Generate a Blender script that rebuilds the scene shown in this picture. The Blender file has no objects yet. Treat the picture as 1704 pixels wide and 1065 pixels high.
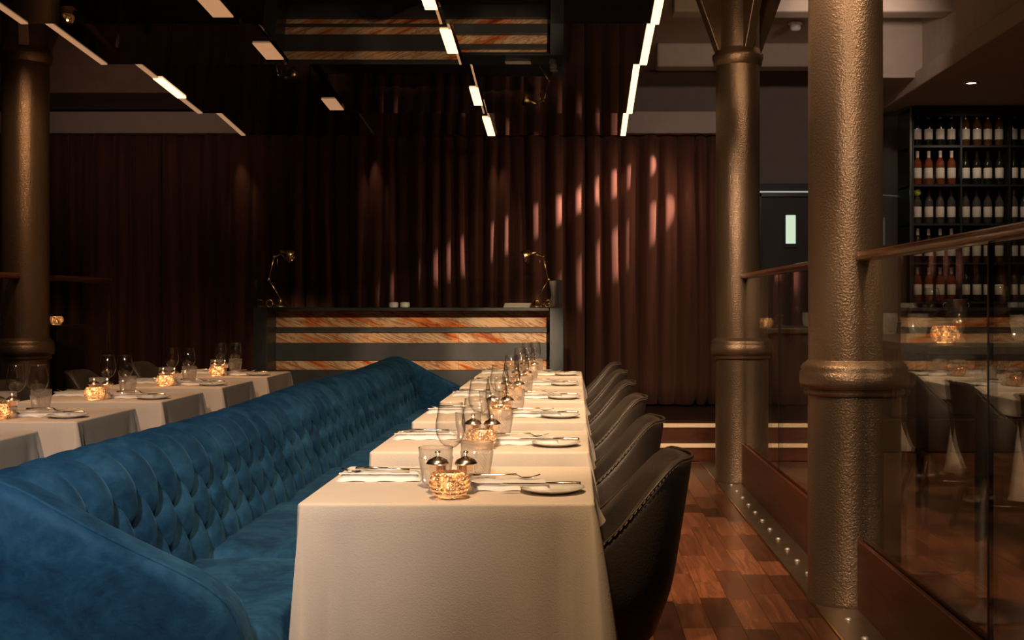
import bpy, math, random
from mathutils import Vector, Matrix
R = math.radians
rnd = random.Random(7)
sc = bpy.context.scene
C = sc.collection
# ------------------------------------------------------------------ camera
FPX = 2000.0; PX, PY = 957.0, 507.0; CAMZ = 1.25
cd = bpy.data.cameras.new('camera'); cam = bpy.data.objects.new('camera', cd); C.objects.link(cam)
cd.sensor_width = 36; cd.lens = FPX / 1704 * 36; cd.sensor_fit = 'HORIZONTAL'
cd.shift_x = -(PX - 852) / 1704; cd.shift_y = -(532.5 - PY) / 1704
cam.location = (0, 0, CAMZ); cam.rotation_euler = (R(90), 0, 0); cd.clip_start = .05
sc.camera = cam
# ------------------------------------------------------------------ world, exposure
w = bpy.data.worlds.new('world'); sc.world = w; w.use_nodes = True
w.node_tree.nodes['Background'].inputs[0].default_value = (.9, .7, .5, 1)
w.node_tree.nodes['Background'].inputs[1].default_value = .02
vs = sc.view_settings
vs.view_transform = 'Standard'; vs.look = 'None'; vs.exposure = 0.0; vs.gamma = 1; vs.use_curve_mapping = False
sc.cycles.transparent_max_bounces = 48; sc.cycles.max_bounces = 10; sc.cycles.glossy_bounces = 5
sc.cycles.sample_clamp_indirect = 4; sc.cycles.caustics_reflective = False; sc.cycles.caustics_refractive = False
sc.cycles.use_denoising = True
# ------------------------------------------------------------------ lights
WARM = (1, .70, .42); WARM2 = (1, .60, .32)
def aim(o, tgt):
    o.rotation_euler = (Vector(tgt) - o.location).to_track_quat('-Z', 'Y').to_euler()
def spot(loc, tgt, W, ang, blend=.6, col=WARM, rad=.03):
    l = bpy.data.lights.new('ceiling_and_added_spot', 'SPOT'); o = bpy.data.objects.new('ceiling_and_added_spot', l); C.objects.link(o)
    l.energy = W; l.spot_size = R(ang); l.spot_blend = blend; l.color = col; l.shadow_soft_size = rad
    o.location = loc; aim(o, tgt); return o
def area(loc, tgt, W, sx, sy, col=WARM):
    l = bpy.data.lights.new('ceiling_area', 'AREA'); o = bpy.data.objects.new('ceiling_area', l); C.objects.link(o)
    l.shape = 'RECTANGLE'; l.size = sx; l.size_y = sy; l.energy = W; l.color = col
    o.location = loc; aim(o, tgt); return o
YF = [3.02 + 1.058 * i for i in range(6)]                       # front edges of the table rows
for i, y in enumerate(YF):                                      # one ceiling spot per table of the sofa row
    spot((-.30, y - .50, 2.62), (-.33, y + .30, .75), [142, 138, 132, 122, 112, 104][i], 64, .8, (1, .64, .34), .05)
for i, y in enumerate(YF[1:]):                                  # left row of tables
    spot((-2.5, y - .4, 2.62), (-2.5, y + .35, .75), 52, 60, .8, (1, .56, .27), .05)
spot((-.95, .4, 2.9), (-1.45, 4.4, .5), 390, 46, .9, (1, .86, .76), .12)   # spots behind the camera towards the sofa and the cloths
spot((-.1, .2, 2.9), (-.4, 6.6, .75), 85, 18, .9, (1, .78, .62), .10)
spot((.9, .4, 3.3), (1.05, 5.6, .9), 260, 50, .9, (1, .72, .48), .08)             # aisle and columns
spot((.70, 4.4, 3.4), (.85, 7.4, 0), 210, 66, .9, (1, .68, .44), .06)
spot((.25, 3.7, 2.63), (1.12, 5.2, .35), 85, 44, .9, WARM, .05)  # added spot, brightens the near column's foot and the floor
spot((.35, 4.3, 2.63), (.95, 6.2, 0), 70, 50, .9, WARM2, .05)
spot((1.75, 4.4, 3.45), (1.66, 5.1, 1.1), 40, 50, .9, WARM, .03)      # added so glasses on the bar table beyond catch highlights
spot((.30, 6.2, 2.64), (1.1, 8.5, 1.0), 120, 60, .9, (1, .74, .5), .06)
spot((.75, 6.7, 2.63), (1.15, 8.5, 3.35), 30, 50, .9, WARM, .05)  # added spot, lifts the dark capital of the far column
for x, W in ((-2.25, 500), (-1.45, 1000), (-.62, 1700)):            # three narrow spots throw light onto the reception counter
    spot((.55, 3.6, 2.6), (x, 10.75, .80), W, 9, .7, (1, .74, .48), .03)
for x in (-2.6, -.35): spot((x + .1, 9.3, 2.6), (x, 10.7, 1.5), 60, 22, .8, WARM, .04)  # narrow spots added to brighten the brass desk lamps
for x, W in ((-3.2, 3.5), (-1.94, 4), (-.74, 5), (.44, 4)):     # narrow downlights grazing the curtain
    spot((x, 11.47, 2.885), (x, 11.62, 2.2), W, 34, 1, (1, .60, .36), .012)
spot((1.7, 10.9, 2.8), (-.6, 11.68, 1.3), 36, 75, 1, (1, .58, .38), .03)       # added side wash from the right so the pleats show
spot((1.3, 10.2, 2.9), (.8, 11.68, 1.8), 9, 80, 1, (1, .62, .47), .03)
for tgt, W, a in (((.25, 11.65, 2.36), 900, 8), ((-.75, 11.66, 1.88), 1300, 7), ((.50, 11.63, 1.84), 800, 11)):   # raking beams over the curtain
    spot((2.2, 11.18, 3.3), tgt, W, a, .8, (1, .66, .56), .012)
for x, y in ((3.23, 9.8), (3.3, 7.2), (4.6, 9.4)):               # downlights in the right hand soffit
    spot((x, y, 3.02), (x, y + .05, 0), 36, 110, .9, WARM, .03)
spot((2.2, 8.2, 3.3), (1.6, 12.2, 3.05), 52, 100, 1, (1, .74, .62), .05)
spot((-3.6, 8.6, 3.0), (-4.2, 12, 3.05), 22, 60, 1, (1, .66, .5), .05)
spot((3.5, 10.2, 3.0), (3.6, 10.95, 2.0), 15, 110, 1, (1, .8, .6), .03)   # wine wall
spot((1.75, 6.3, 3.45), (1.16, 7.6, 2.2), 60, 75, .9, WARM, .03)  # added for highlights on the far column
spot((2.0, 3.6, 3.45), (1.25, 5.0, 1.9), 60, 75, .9, WARM, .03)  # likewise added, highlights on the near column
spot((-3.1, 6.6, 3.2), (-3.8, 8.4, 1.6), 80, 60, .9, WARM2, .04)

# ------------------------------------------------------------------ materials
MATS = {}
class NT:
    def __init__(s, name):
        s.m = bpy.data.materials.new(name); s.m.use_nodes = True; s.t = s.m.node_tree; s.n = s.t.nodes
        s.b = s.n['Principled BSDF']; s.out = s.n['Material Output']; MATS[name] = s.m
    def add(s, ty, **kw):
        nd = s.n.new(ty)
        for k, v in kw.items(): setattr(nd, k, v)
        return nd
    def link(s, a, b): s.t.links.new(a, b)
    def set(s, **kw):
        for k, v in kw.items():
            i = s.b.inputs[k.replace('_', ' ')]
            i.default_value = (*v, 1) if isinstance(v, tuple) and len(v) == 3 else v
    def coord(s, scale=(1, 1, 1), obj=True):
        tc = s.add('ShaderNodeTexCoord'); mp = s.add('ShaderNodeMapping'); mp.inputs['Scale'].default_value = scale
        s.link(tc.outputs['Object' if obj else 'Generated'], mp.inputs[0]); return mp
    def noise(s, scale, vec=None, detail=4, rough=.5, dist=0):
        n = s.add('ShaderNodeTexNoise'); n.inputs['Scale'].default_value = scale
        n.inputs['Detail'].default_value = detail; n.inputs['Roughness'].default_value = rough; n.inputs['Distortion'].default_value = dist
        if vec is not None: s.link(vec.outputs[0], n.inputs['Vector'])
        return n
    def ramp(s, fac, stops):
        r = s.add('ShaderNodeValToRGB'); e = r.color_ramp.elements
        while len(e) < len(stops): e.new(.5)
        for el, (p, c) in zip(e, stops): el.position = p; el.color = (*c, 1)
        s.link(fac, r.inputs[0]); return r
    def bump(s, h, strength, dist=.01):
        b = s.add('ShaderNodeBump'); b.inputs['Strength'].default_value = strength; b.inputs['Distance'].default_value = dist
        s.link(h, b.inputs['Height']); s.link(b.outputs[0], s.b.inputs['Normal'])
def plain(name, col, rough=.5, metal=0, var=.12, nscale=9, bump=0, bscale=60, **kw):
    t = NT(name); t.set(Roughness=rough, Metallic=metal, **kw)
    mp = t.coord(); n = t.noise(nscale, mp)
    a = tuple(max(0, c * (1 - var)) for c in col); b = tuple(min(1, c * (1 + var)) for c in col)
    t.link(t.ramp(n.outputs[0], [(.3, a), (.7, b)]).outputs[0], t.b.inputs['Base Color'])
    if bump: t.bump(t.noise(bscale, mp, 3).outputs[0], bump, .01)
    return t.m
def emit(name, col, st):
    t = NT(name); t.set(Base_Color=col, Emission_Color=col, Emission_Strength=st); return t.m
def thin_glass(name, tint=(.97, .98, .97), rough=0.0, f0=.04, extra=0.0, diffuse=None, edge=None):
    """clear sheet: straight-through transmission with a Schlick mirror term (two faces per sheet)"""
    t = NT(name)
    g = t.add('ShaderNodeNewGeometry'); d = t.add('ShaderNodeVectorMath', operation='DOT_PRODUCT')
    t.link(g.outputs['Normal'], d.inputs[0]); t.link(g.outputs['Incoming'], d.inputs[1])
    def mth(op, a, b):
        m = t.add('ShaderNodeMath', operation=op)
        for i, v in enumerate((a, b)):
            if v is None: continue
            if isinstance(v, (int, float)): m.inputs[i].default_value = v
            else: t.link(v, m.inputs[i])
        return m.outputs[0]
    c = mth('ABSOLUTE', d.outputs['Value'], None); k = mth('SUBTRACT', 1.0, c); k = mth('POWER', k, 5.4)
    k = mth('MULTIPLY', k, 1 - f0); k = mth('ADD', k, f0 + extra); k = mth('MINIMUM', k, 1.0)
    tr = t.add('ShaderNodeBsdfTransparent'); tr.inputs[0].default_value = (*tint, 1)
    gl = t.add('ShaderNodeBsdfGlossy'); gl.inputs['Roughness'].default_value = rough; gl.inputs[0].default_value = (1, 1, 1, 1)
    base = tr.outputs[0]
    if edge:                                        # dark tint towards the rim stands in for refraction in a curved wall
        e = mth('POWER', mth('SUBTRACT', 1.0, c), edge[0])
        mc = t.add('ShaderNodeMix', data_type='RGBA'); t.link(e, mc.inputs[0]); mc.inputs[6].default_value = (*tint, 1); mc.inputs[7].default_value = (*edge[1], 1)
        t.link(mc.outputs[2], tr.inputs[0])
    if diffuse:
        col, fac = diffuse
        df = t.add('ShaderNodeBsdfTranslucent'); df.inputs[0].default_value = (*col, 1)
        d2 = t.add('ShaderNodeBsdfDiffuse'); d2.inputs[0].default_value = (*col, 1)
        m0 = t.add('ShaderNodeMixShader'); m0.inputs[0].default_value = .5
        t.link(df.outputs[0], m0.inputs[1]); t.link(d2.outputs[0], m0.inputs[2])
        m1 = t.add('ShaderNodeMixShader'); m1.inputs[0].default_value = fac
        t.link(base, m1.inputs[1]); t.link(m0.outputs[0], m1.inputs[2]); base = m1.outputs[0]
    mx = t.add('ShaderNodeMixShader'); t.link(k, mx.inputs[0]); t.link(base, mx.inputs[1]); t.link(gl.outputs[0], mx.inputs[2])
    t.link(mx.outputs[0], t.out.inputs[0]); t.n.remove(t.b); return t.m

def velvet():
    t = NT('blue_velvet'); mp = t.coord((1, 1, 1))
    n = t.noise(5.5, mp, 5, .62, .9); n2 = t.noise(26, mp, 3, .6, .4)
    mx = t.add('ShaderNodeMath', operation='MULTIPLY_ADD'); mx.inputs[1].default_value = .35
    t.link(n2.outputs[0], mx.inputs[0]); t.link(n.outputs[0], mx.inputs[2])
    r = t.ramp(mx.outputs[0], [(.45, (.006, .030, .076)), (.66, (.012, .064, .142)), (.85, (.026, .105, .210))])
    t.link(r.outputs[0], t.b.inputs['Base Color'])
    t.set(Roughness=.8, Sheen_Weight=.28, Sheen_Roughness=.35, Sheen_Tint=(.20, .45, .70)); t.b.inputs['Specular IOR Level'].default_value = .15
    t.bump(n2.outputs[0], .25, .01); return t.m
def curtain_mat():
    t = NT('brown_curtain'); mp = t.coord((14, 14, .6)); n = t.noise(2.0, mp, 4)
    r = t.ramp(n.outputs[0], [(.3, (.110, .047, .030)), (.7, (.160, .070, .046))])
    t.link(r.outputs[0], t.b.inputs['Base Color'])
    t.set(Roughness=.85, Sheen_Weight=.3, Sheen_Roughness=.5, Sheen_Tint=(.8, .5, .4)); t.b.inputs['Specular IOR Level'].default_value = .2
    return t.m
def bronze():
    t = NT('bronze_paint'); mp = t.coord((1, 1, .6)); n = t.noise(3, mp, 4); n2 = t.noise(125, t.coord(), 3, .55)
    r = t.ramp(n.outputs[0], [(.3, (.23, .155, .100)), (.7, (.31, .21, .14))])
    t.link(r.outputs[0], t.b.inputs['Base Color']); t.set(Metallic=.8, Roughness=.33)
    t.bump(n2.outputs[0], .30, .010); return t.m
def wood(name, c0, c1, rough=.3, rand=.35, scale=(18, 1.2, 18), spec=.5):
    t = NT(name); mp = t.coord(scale); n = t.noise(1.6, mp, 6, .6, 1.2)
    oi = t.add('ShaderNodeObjectInfo')
    av = t.add('ShaderNodeVectorMath', operation='ADD'); t.link(mp.outputs[0], av.inputs[0])
    sv = t.add('ShaderNodeVectorMath', operation='SCALE'); cb = t.add('ShaderNodeCombineXYZ')
    for k in range(3): t.link(oi.outputs['Random'], cb.inputs[k])
    t.link(cb.outputs[0], sv.inputs[0]); sv.inputs['Scale'].default_value = 90; t.link(sv.outputs[0], av.inputs[1]); t.link(av.outputs[0], n.inputs['Vector'])
    r = t.ramp(n.outputs[0], [(.28, c0), (.72, c1)])
    hv = t.add('ShaderNodeHueSaturation'); t.link(r.outputs[0], hv.inputs['Color'])
    mr = t.add('ShaderNodeMapRange'); t.link(oi.outputs['Random'], mr.inputs[0]); mr.inputs[3].default_value = 1 - rand; mr.inputs[4].default_value = 1 + rand
    t.link(mr.outputs[0], hv.inputs['Value']); t.link(hv.outputs[0], t.b.inputs['Base Color'])
    t.set(Roughness=rough); t.b.inputs['Specular IOR Level'].default_value = spec
    t.bump(n.outputs[0], .08, .004); return t.m
def floor_base():
    t = NT('parquet_floor'); mp = t.coord(); mp.inputs['Rotation'].default_value = (0, 0, R(90))
    br = t.add('ShaderNodeTexBrick'); t.link(mp.outputs[0], br.inputs['Vector'])
    br.inputs['Scale'].default_value = 1; br.inputs['Brick Width'].default_value = .46; br.inputs['Row Height'].default_value = .125
    br.inputs['Mortar Size'].default_value = .0015; br.offset = .37
    br.inputs['Color1'].default_value = (.11, .04, .017, 1); br.inputs['Color2'].default_value = (.22, .085, .034, 1); br.inputs['Mortar'].default_value = (.02, .008, .004, 1)
    n = t.noise(1.6, t.coord((18, 1.4, 18)), 6, .6, 1.2)
    mx = t.add('ShaderNodeMix', data_type='RGBA', blend_type='MULTIPLY'); mx.inputs[0].default_value = .6
    t.link(br.outputs[0], mx.inputs[6]); t.link(t.ramp(n.outputs[0], [(.3, (.45, .4, .35)), (.7, (1, 1, 1))]).outputs[0], mx.inputs[7])
    t.link(mx.outputs[2], t.b.inputs['Base Color']); t.set(Roughness=.33); return t.m
def marble():
    t = NT('red_marble'); g = t.add('ShaderNodeNewGeometry')
    m1 = t.add('ShaderNodeMapping'); m1.inputs['Rotation'].default_value = (0, R(-24), 0); t.link(g.outputs['Position'], m1.inputs[0])
    mp = t.add('ShaderNodeMapping'); mp.inputs['Scale'].default_value = (.75, .8, 6.0); t.link(m1.outputs[0], mp.inputs[0])
    n = t.noise(1.7, mp, 6, .6, .8); n2 = t.noise(4.2, mp, 6, .62, 1.0)
    r = t.ramp(n.outputs[0], [(.32, (.30, .06, .02)), (.41, (.80, .22, .05)), (.48, (.78, .42, .20)), (.58, (.88, .64, .40)), (.70, (.75, .36, .13))])
    v = t.ramp(n2.outputs[0], [(.42, (1, 1, 1)), (.475, (.36, .13, .08)), (.53, (1, .96, .9))])
    mx = t.add('ShaderNodeMix', data_type='RGBA', blend_type='MULTIPLY'); mx.inputs[0].default_value = .8
    t.link(r.outputs[0], mx.inputs[6]); t.link(v.outputs[0], mx.inputs[7]); t.link(mx.outputs[2], t.b.inputs['Base Color'])
    t.set(Roughness=.2); return t.m
def hobnail():
    t = NT('rose_mercury_glass')
    tr = t.add('ShaderNodeBsdfTranslucent'); tr.inputs[0].default_value = (.97, .74, .58, 1)
    gl = t.add('ShaderNodeBsdfGlossy'); gl.inputs[0].default_value = (.96, .83, .74, 1); gl.inputs['Roughness'].default_value = .12
    tp = t.add('ShaderNodeBsdfTransparent'); tp.inputs[0].default_value = (1, .78, .6, 1)
    a = t.add('ShaderNodeMixShader'); n = t.noise(55, t.coord(), 2); t.link(t.ramp(n.outputs[0], [(.40, (.45,)*3), (.62, (.85,)*3)]).outputs[0], a.inputs[0])
    b = t.add('ShaderNodeMixShader'); b.inputs[0].default_value = .3
    t.link(tr.outputs[0], b.inputs[1]); t.link(tp.outputs[0], b.inputs[2]); t.link(b.outputs[0], a.inputs[1]); t.link(gl.outputs[0], a.inputs[2])
    t.link(a.outputs[0], t.out.inputs[0]); t.n.remove(t.b); return t.m
M = {}
M['velvet'] = velvet(); M['curtain'] = curtain_mat(); M['bronze'] = bronze(); M['marble'] = marble(); M['floor'] = floor_base()
M['plank'] = wood('walnut_plank', (.085, .029, .015), (.25, .092, .042), .25, .62)
M['kick'] = wood('mahogany', (.10, .026, .012), (.19, .055, .024), .35, .1, (3, 1, 14))
M['rail'] = wood('rail_wood', (.11, .035, .016), (.22, .08, .035), .16, .1, (30, 1.2, 30), .7)
M['darkwood'] = wood('dark_wood', (.030, .016, .010), (.055, .030, .018), .4, .15, (9, 9, 1))
M['legwood'] = wood('leg_wood', (.05, .022, .012), (.10, .045, .022), .35, .1, (9, 9, 1))
M['steplit'] = emit('lit_step_nosing', (1, .66, .34), .30)
M['cloth'] = plain('white_linen', (.72, .63, .54), .85, var=.03, bump=.12, bscale=260)
M['napkin'] = plain('napkin_linen', (.90, .88, .86), .85, var=.03, bump=.15, bscale=300)
M['leather'] = plain('brown_leather', (.058, .045, .036), .38, var=.15, bump=.12, bscale=180)
M['stitch'] = plain('pale_thread', (.26, .19, .13), .7)
M['black'] = plain('black_lacquer', (.030, .030, .031), .28, var=.1)
M['charcoal'] = plain('charcoal_panel', (.050, .047, .046), .4, var=.12)
M['post'] = plain('slate_post', (.060, .064, .066), .42, var=.15)
M['blackmat'] = plain('black_matt', (.012, .012, .013), .5, var=.1)
M['brass'] = plain('brass', (.80, .55, .28), .2, 1, var=.08)
M['silver'] = plain('polished_steel', (.85, .78, .70), .24, 1, var=.05)
M['rosemetal'] = plain('warm_chrome', (.85, .70, .58), .24, 1, var=.06)
M['wall'] = plain('mauve_grey_plaster', (.33, .26, .235), .8, var=.05, bump=.05, bscale=40)
M['bulk'] = plain('pale_bulkhead_paint', (.58, .48, .44), .7, var=.04)
M['ceil'] = plain('beige_ceiling_paint', (.44, .36, .29), .8, var=.05)
M['browntrim'] = plain('brown_soffit_paint', (.16, .095, .065), .7, var=.1)
M['darkwall'] = plain('dark_brown_wall', (.055, .036, .028), .7, var=.15)
M['stone'] = plain('bronze_channel_stone', (.15, .112, .075), .30, .5, var=.2, nscale=22)
M['plate'] = plain('white_china', (.82, .79, .74), .12, var=.02)
M['mirror'] = plain('black_mirror', (.006, .005, .005), .012, 0, var=.02, IOR=2.1)
M['paneledge'] = plain('panel_edge', (.02, .018, .016), .3)
M['strip'] = emit('warm_light_strip', (1, .66, .32), 2.6)
M['stripdim'] = emit('dim_glow_strip', (1, .55, .28), .35)
M['flame'] = emit('candle_flame', (1, .66, .28), 30)
M['wax'] = plain('white_wax', (.85, .78, .66), .6)
M['down'] = emit('downlight_lens', (1, .78, .45), 9)
M['daylight'] = emit('bright_door_pane', (.72, .90, .68), .75)
M['greenline'] = emit('lit_glass_edge', (.62, .75, .58), .55)
M['hob'] = hobnail()
M['glass'] = thin_glass('clear_glass')
M['pane'] = thin_glass('balustrade_glass', (.93, .95, .93), f0=.035)
M['stem'] = thin_glass('stemware_glass', (.985, .975, .96), .0, .085, 0, None, (2.4, (.12, .085, .06)))
M['tumbler'] = thin_glass('cut_glass', (.96, .94, .91), .06, .08, 0, ((1, .94, .87), .30), (4, (.60, .52, .46)))
M['rubber'] = plain('black_rubber', (.01, .01, .01), .5)
M['studm'] = plain('brushed_steel_stud', (.9, .86, .8), .4, .7)
M['white'] = plain('white_plastic', (.75, .72, .68), .4)
M['labelpaper'] = plain('label_paper', (.70, .62, .52), .7, var=.08)
M['bottlered'] = plain('dark_bottle', (.012, .014, .010), .08, var=.1)
M['bottlerose'] = thin_glass('rose_bottle', (.95, .45, .25), .03, .06, 0, ((.80, .25, .09), .35))
M['bottleclear'] = thin_glass('clear_bottle', (.85, .85, .80), .03, .07, 0, ((.5, .45, .38), .18))
M['bottlegold'] = thin_glass('amber_bottle', (.8, .5, .25), .03, .07, 0, ((.45, .22, .08), .35))
M['capsule'] = plain('dark_foil', (.05, .02, .018), .3, .5)
M['lime'] = plain('yellow_green_ball', (.42, .50, .06), .35)
M['paper'] = plain('menu_card', (.5, .42, .34), .6)
M['screen_wood'] = M['darkwood']

# ------------------------------------------------------------------ mesh helpers
class MB:
    def __init__(s): s.v = []; s.f = []
    def box(s, x0, x1, y0, y1, z0, z1):
        n = len(s.v)
        s.v += [(x, y, z) for z in (z0, z1) for y in (y0, y1) for x in (x0, x1)]
        s.f += [tuple(n + i for i in q) for q in ((0, 2, 3, 1), (4, 5, 7, 6), (0, 1, 5, 4), (2, 6, 7, 3), (0, 4, 6, 2), (1, 3, 7, 5))]
        return s
    def lathe(s, prof, seg=24, c=(0, 0, 0), close=False, fn=None):
        n = len(s.v); m = len(prof)
        for j, (r, z) in enumerate(prof):
            for i in range(seg):
                a = 2 * math.pi * i / seg; rr = r if fn is None else fn(r, z, a, i, j)
                s.v.append((c[0] + rr * math.cos(a), c[1] + rr * math.sin(a), c[2] + z))
        for j in range(m - 1):
            for i in range(seg):
                k = (i + 1) % seg; s.f.append((n + j * seg + i, n + j * seg + k, n + (j + 1) * seg + k, n + (j + 1) * seg + i))
        if prof[0][0] > 1e-5: s.f.append(tuple(n + i for i in range(seg))[::-1]) if close else None
        if prof[-1][0] > 1e-5: s.f.append(tuple(n + (m - 1) * seg + i for i in range(seg))) if close else None
        return s
    def tube(s, pts, rads, seg=8):
        n = len(s.v); pts = [Vector(p) for p in pts]
        if not isinstance(rads, (list, tuple)): rads = [rads] * len(pts)
        up = None
        for j, p in enumerate(pts):
            d = (pts[min(j + 1, len(pts) - 1)] - pts[max(j - 1, 0)]).normalized()
            if up is None: up = d.orthogonal().normalized()
            up = (up - d * up.dot(d)).normalized(); sd = d.cross(up)
            for i in range(seg):
                a = 2 * math.pi * i / seg; s.v.append(tuple(p + (up * math.cos(a) + sd * math.sin(a)) * rads[j]))
        for j in range(len(pts) - 1):
            for i in range(seg):
                k = (i + 1) % seg; s.f.append((n + j * seg + i, n + j * seg + k, n + (j + 1) * seg + k, n + (j + 1) * seg + i))
        s.f.append(tuple(n + i for i in range(seg))[::-1]); s.f.append(tuple(n + (len(pts) - 1) * seg + i for i in range(seg)))
        return s
    def prism(s, poly, y0, y1):                    # outline in xz, extruded along y
        n = len(s.v); m = len(poly)
        s.v += [(x, y0, z) for x, z in poly] + [(x, y1, z) for x, z in poly]
        s.f.append(tuple(range(n, n + m))); s.f.append(tuple(range(n + 2 * m - 1, n + m - 1, -1)))
        for i in range(m): k = (i + 1) % m; s.f.append((n + k, n + i, n + m + i, n + m + k))
        return s
    def grid(s, P, nu, nv, wrap=False):
        n = len(s.v)
        for j in range(nv):
            for i in range(nu): s.v.append(tuple(P(i, j)))
        for j in range(nv - 1):
            for i in range(nu if wrap else nu - 1):
                k = (i + 1) % nu; s.f.append((n + j * nu + i, n + j * nu + k, n + (j + 1) * nu + k, n + (j + 1) * nu + i))
        return s
    def mesh(s, name, mat, smooth=False):
        me = bpy.data.meshes.new(name); me.from_pydata(s.v, [], s.f); me.materials.append(mat)
        if smooth: me.polygons.foreach_set('use_smooth', [True] * len(me.polygons))
        me.update(); return me
def link(name, me, parent=None, loc=(0, 0, 0), rot=(0, 0, 0), bevel=0, seg=2):
    o = bpy.data.objects.new(name, me); C.objects.link(o); o.location = loc; o.rotation_euler = rot
    if parent: o.parent = parent
    if bevel:
        b = o.modifiers.new('bevel', 'BEVEL'); b.width = bevel; b.segments = seg; b.limit_method = 'ANGLE'; b.angle_limit = R(40)
    return o
def bx(name, mat, b, parent=None, bevel=0, seg=2, centre=True):
    """a box part; its mesh is centred on its own origin"""
    x0, x1, y0, y1, z0, z1 = b; c = ((x0 + x1) / 2, (y0 + y1) / 2, (z0 + z1) / 2)
    me = MB().box(x0 - c[0], x1 - c[0], y0 - c[1], y1 - c[1], z0 - c[2], z1 - c[2]).mesh(name, mat)
    if parent: c = tuple(Vector(c) - parent.location)
    return link(name, me, parent, c, bevel=bevel, seg=seg)
def tag(o, label, cat, group=None):
    o['label'] = label; o['category'] = cat
    if group: o['group'] = group
    return o
def thing(name, label, cat, loc=(0, 0, 0), group=None, rz=0):
    o = bpy.data.objects.new(name, None); C.objects.link(o); o.location = loc; o.rotation_euler = (0, 0, rz); o.empty_display_size = .05
    return tag(o, label, cat, group)
def struct(o, label=None):
    o['kind'] = 'structure'
    if label: o['label'] = label
    return o
def ss(t): t = max(0, min(1, t)); return t * t * (3 - 2 * t)
def catmull(P, n):
    out = []; P = [P[0]] + list(P) + [P[-1]]
    for i in range(1, len(P) - 2):
        for k in range(n):
            t = k / n; a, b, c, d = (Vector(q) for q in P[i - 1:i + 3])
            out.append(.5 * (2 * b + (c - a) * t + (2 * a - 5 * b + 4 * c - d) * t * t + (3 * b - a - 3 * c + d) * t ** 3))
    out.append(Vector(P[-2])); return out

# ------------------------------------------------------------------ room shell
XL, XR, YB, YK, ZC = -6.4, 6.2, -4.0, 12.3, 3.65
floor = struct(link('floor', MB().box(XL, XR, YB, 12.5, -.2, -.012).mesh('floor', M['floor'])), 'dark red-brown hardwood floor of short boards')
struct(bx('ceiling', M['ceil'], (XL, XR, YB, 12.5, ZC, ZC + .1)), 'beige painted ceiling above the room')
struct(bx('wall_back', M['wall'], (XL, XR, YK, YK + .15, 0, ZC)), 'mauve grey back wall above the curtain')
struct(bx('wall_left', M['darkwall'], (XL - .15, XL, YB, 12.5, 0, ZC)))
struct(bx('wall_right', M['darkwall'], (XR, XR + .15, YB, 12.5, 0, ZC)))
struct(bx('wall_front', M['darkwall'], (XL, XR, YB - .15, YB, 0, ZC)))
# boards of the aisle between the chairs and the glass
x = .06; k = 0; pm = {}
while x < .985:
    wd = min(.118, .99 - x); y = 3.9 - rnd.random() * .45
    while y < 9.55:
        L = rnd.choice((.30, .38, .46, .56)); y1 = min(y + L, 9.58); Lr = round(y1 - y, 3)
        if Lr > .04:
            key = (round(wd, 3), Lr)
            if key not in pm:
                pm[key] = MB().box(-wd / 2 + .0008, wd / 2 - .0008, -Lr / 2 + .0008, Lr / 2 - .0008, -.0125, 0).mesh('plank', M['plank'])
            link('plank', pm[key], floor, (x + wd / 2, (y + y1) / 2, rnd.uniform(-.0007, .0003)))
        y = y1
    x += wd
# raised platform with two lit steps
struct(bx('floor_platform', M['darkwood'], (XL, XR, 10.22, YK, 0, .265)), 'dark raised platform carrying the counter')
stp = struct(link('floor_step', MB().box(-5.5, 2.45, 9.62, 10.22, 0, .135).mesh('floor_step', M['kick'])), 'low wooden step with pale nosing in front of the platform')
bx('step_nosing', M['steplit'], (-5.5, 2.45, 9.60, 9.64, .108, .138), stp)
bx('step_riser', M['kick'], (-5.5, 2.45, 9.93, 10.22, .135, .262), stp)
bx('step_nosing', M['steplit'], (-5.5, 2.45, 9.91, 9.95, .238, .268), stp)
# bulkhead above the curtain, brown soffit on the left, beams
struct(bx('trim_1', M['bulk'], (XL, 1.62, 11.52, YK, 2.895, 3.10)), 'pale bulkhead running above the brown curtain')
struct(bx('trim_2', M['browntrim'], (XL, -2.95, 10.6, YK, 3.12, ZC)), 'dark brown soffit over the left end of the curtain')
for i, (y, z) in enumerate(((9.1, 3.47), (11.0, 3.43), (7.3, 3.5))):
    struct(bx('trim_%d' % (3 + i), M['ceil'], (.75, XR, y, y + .22, z, ZC), bevel=.02), ['beige ceiling beam over the far column', 'beige ceiling beam near the back wall', 'beige ceiling beam over the glass balustrade'][i])
struct(bx('trim_6', M['ceil'], (2.86, XR, 5.2, YK, 3.06, ZC)), 'beige dropped soffit above the wine wall')
struct(bx('trim_7', M['ceil'], (2.80, 2.88, 5.2, YK, 3.03, 3.17), bevel=.01), 'beige lip along the edge of the dropped soffit')
struct(bx('trim_8', M['ceil'], (2.45, 3.0, 9.9, YK, 3.12, ZC)), 'beige boxed corner of the dropped soffit')

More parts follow.
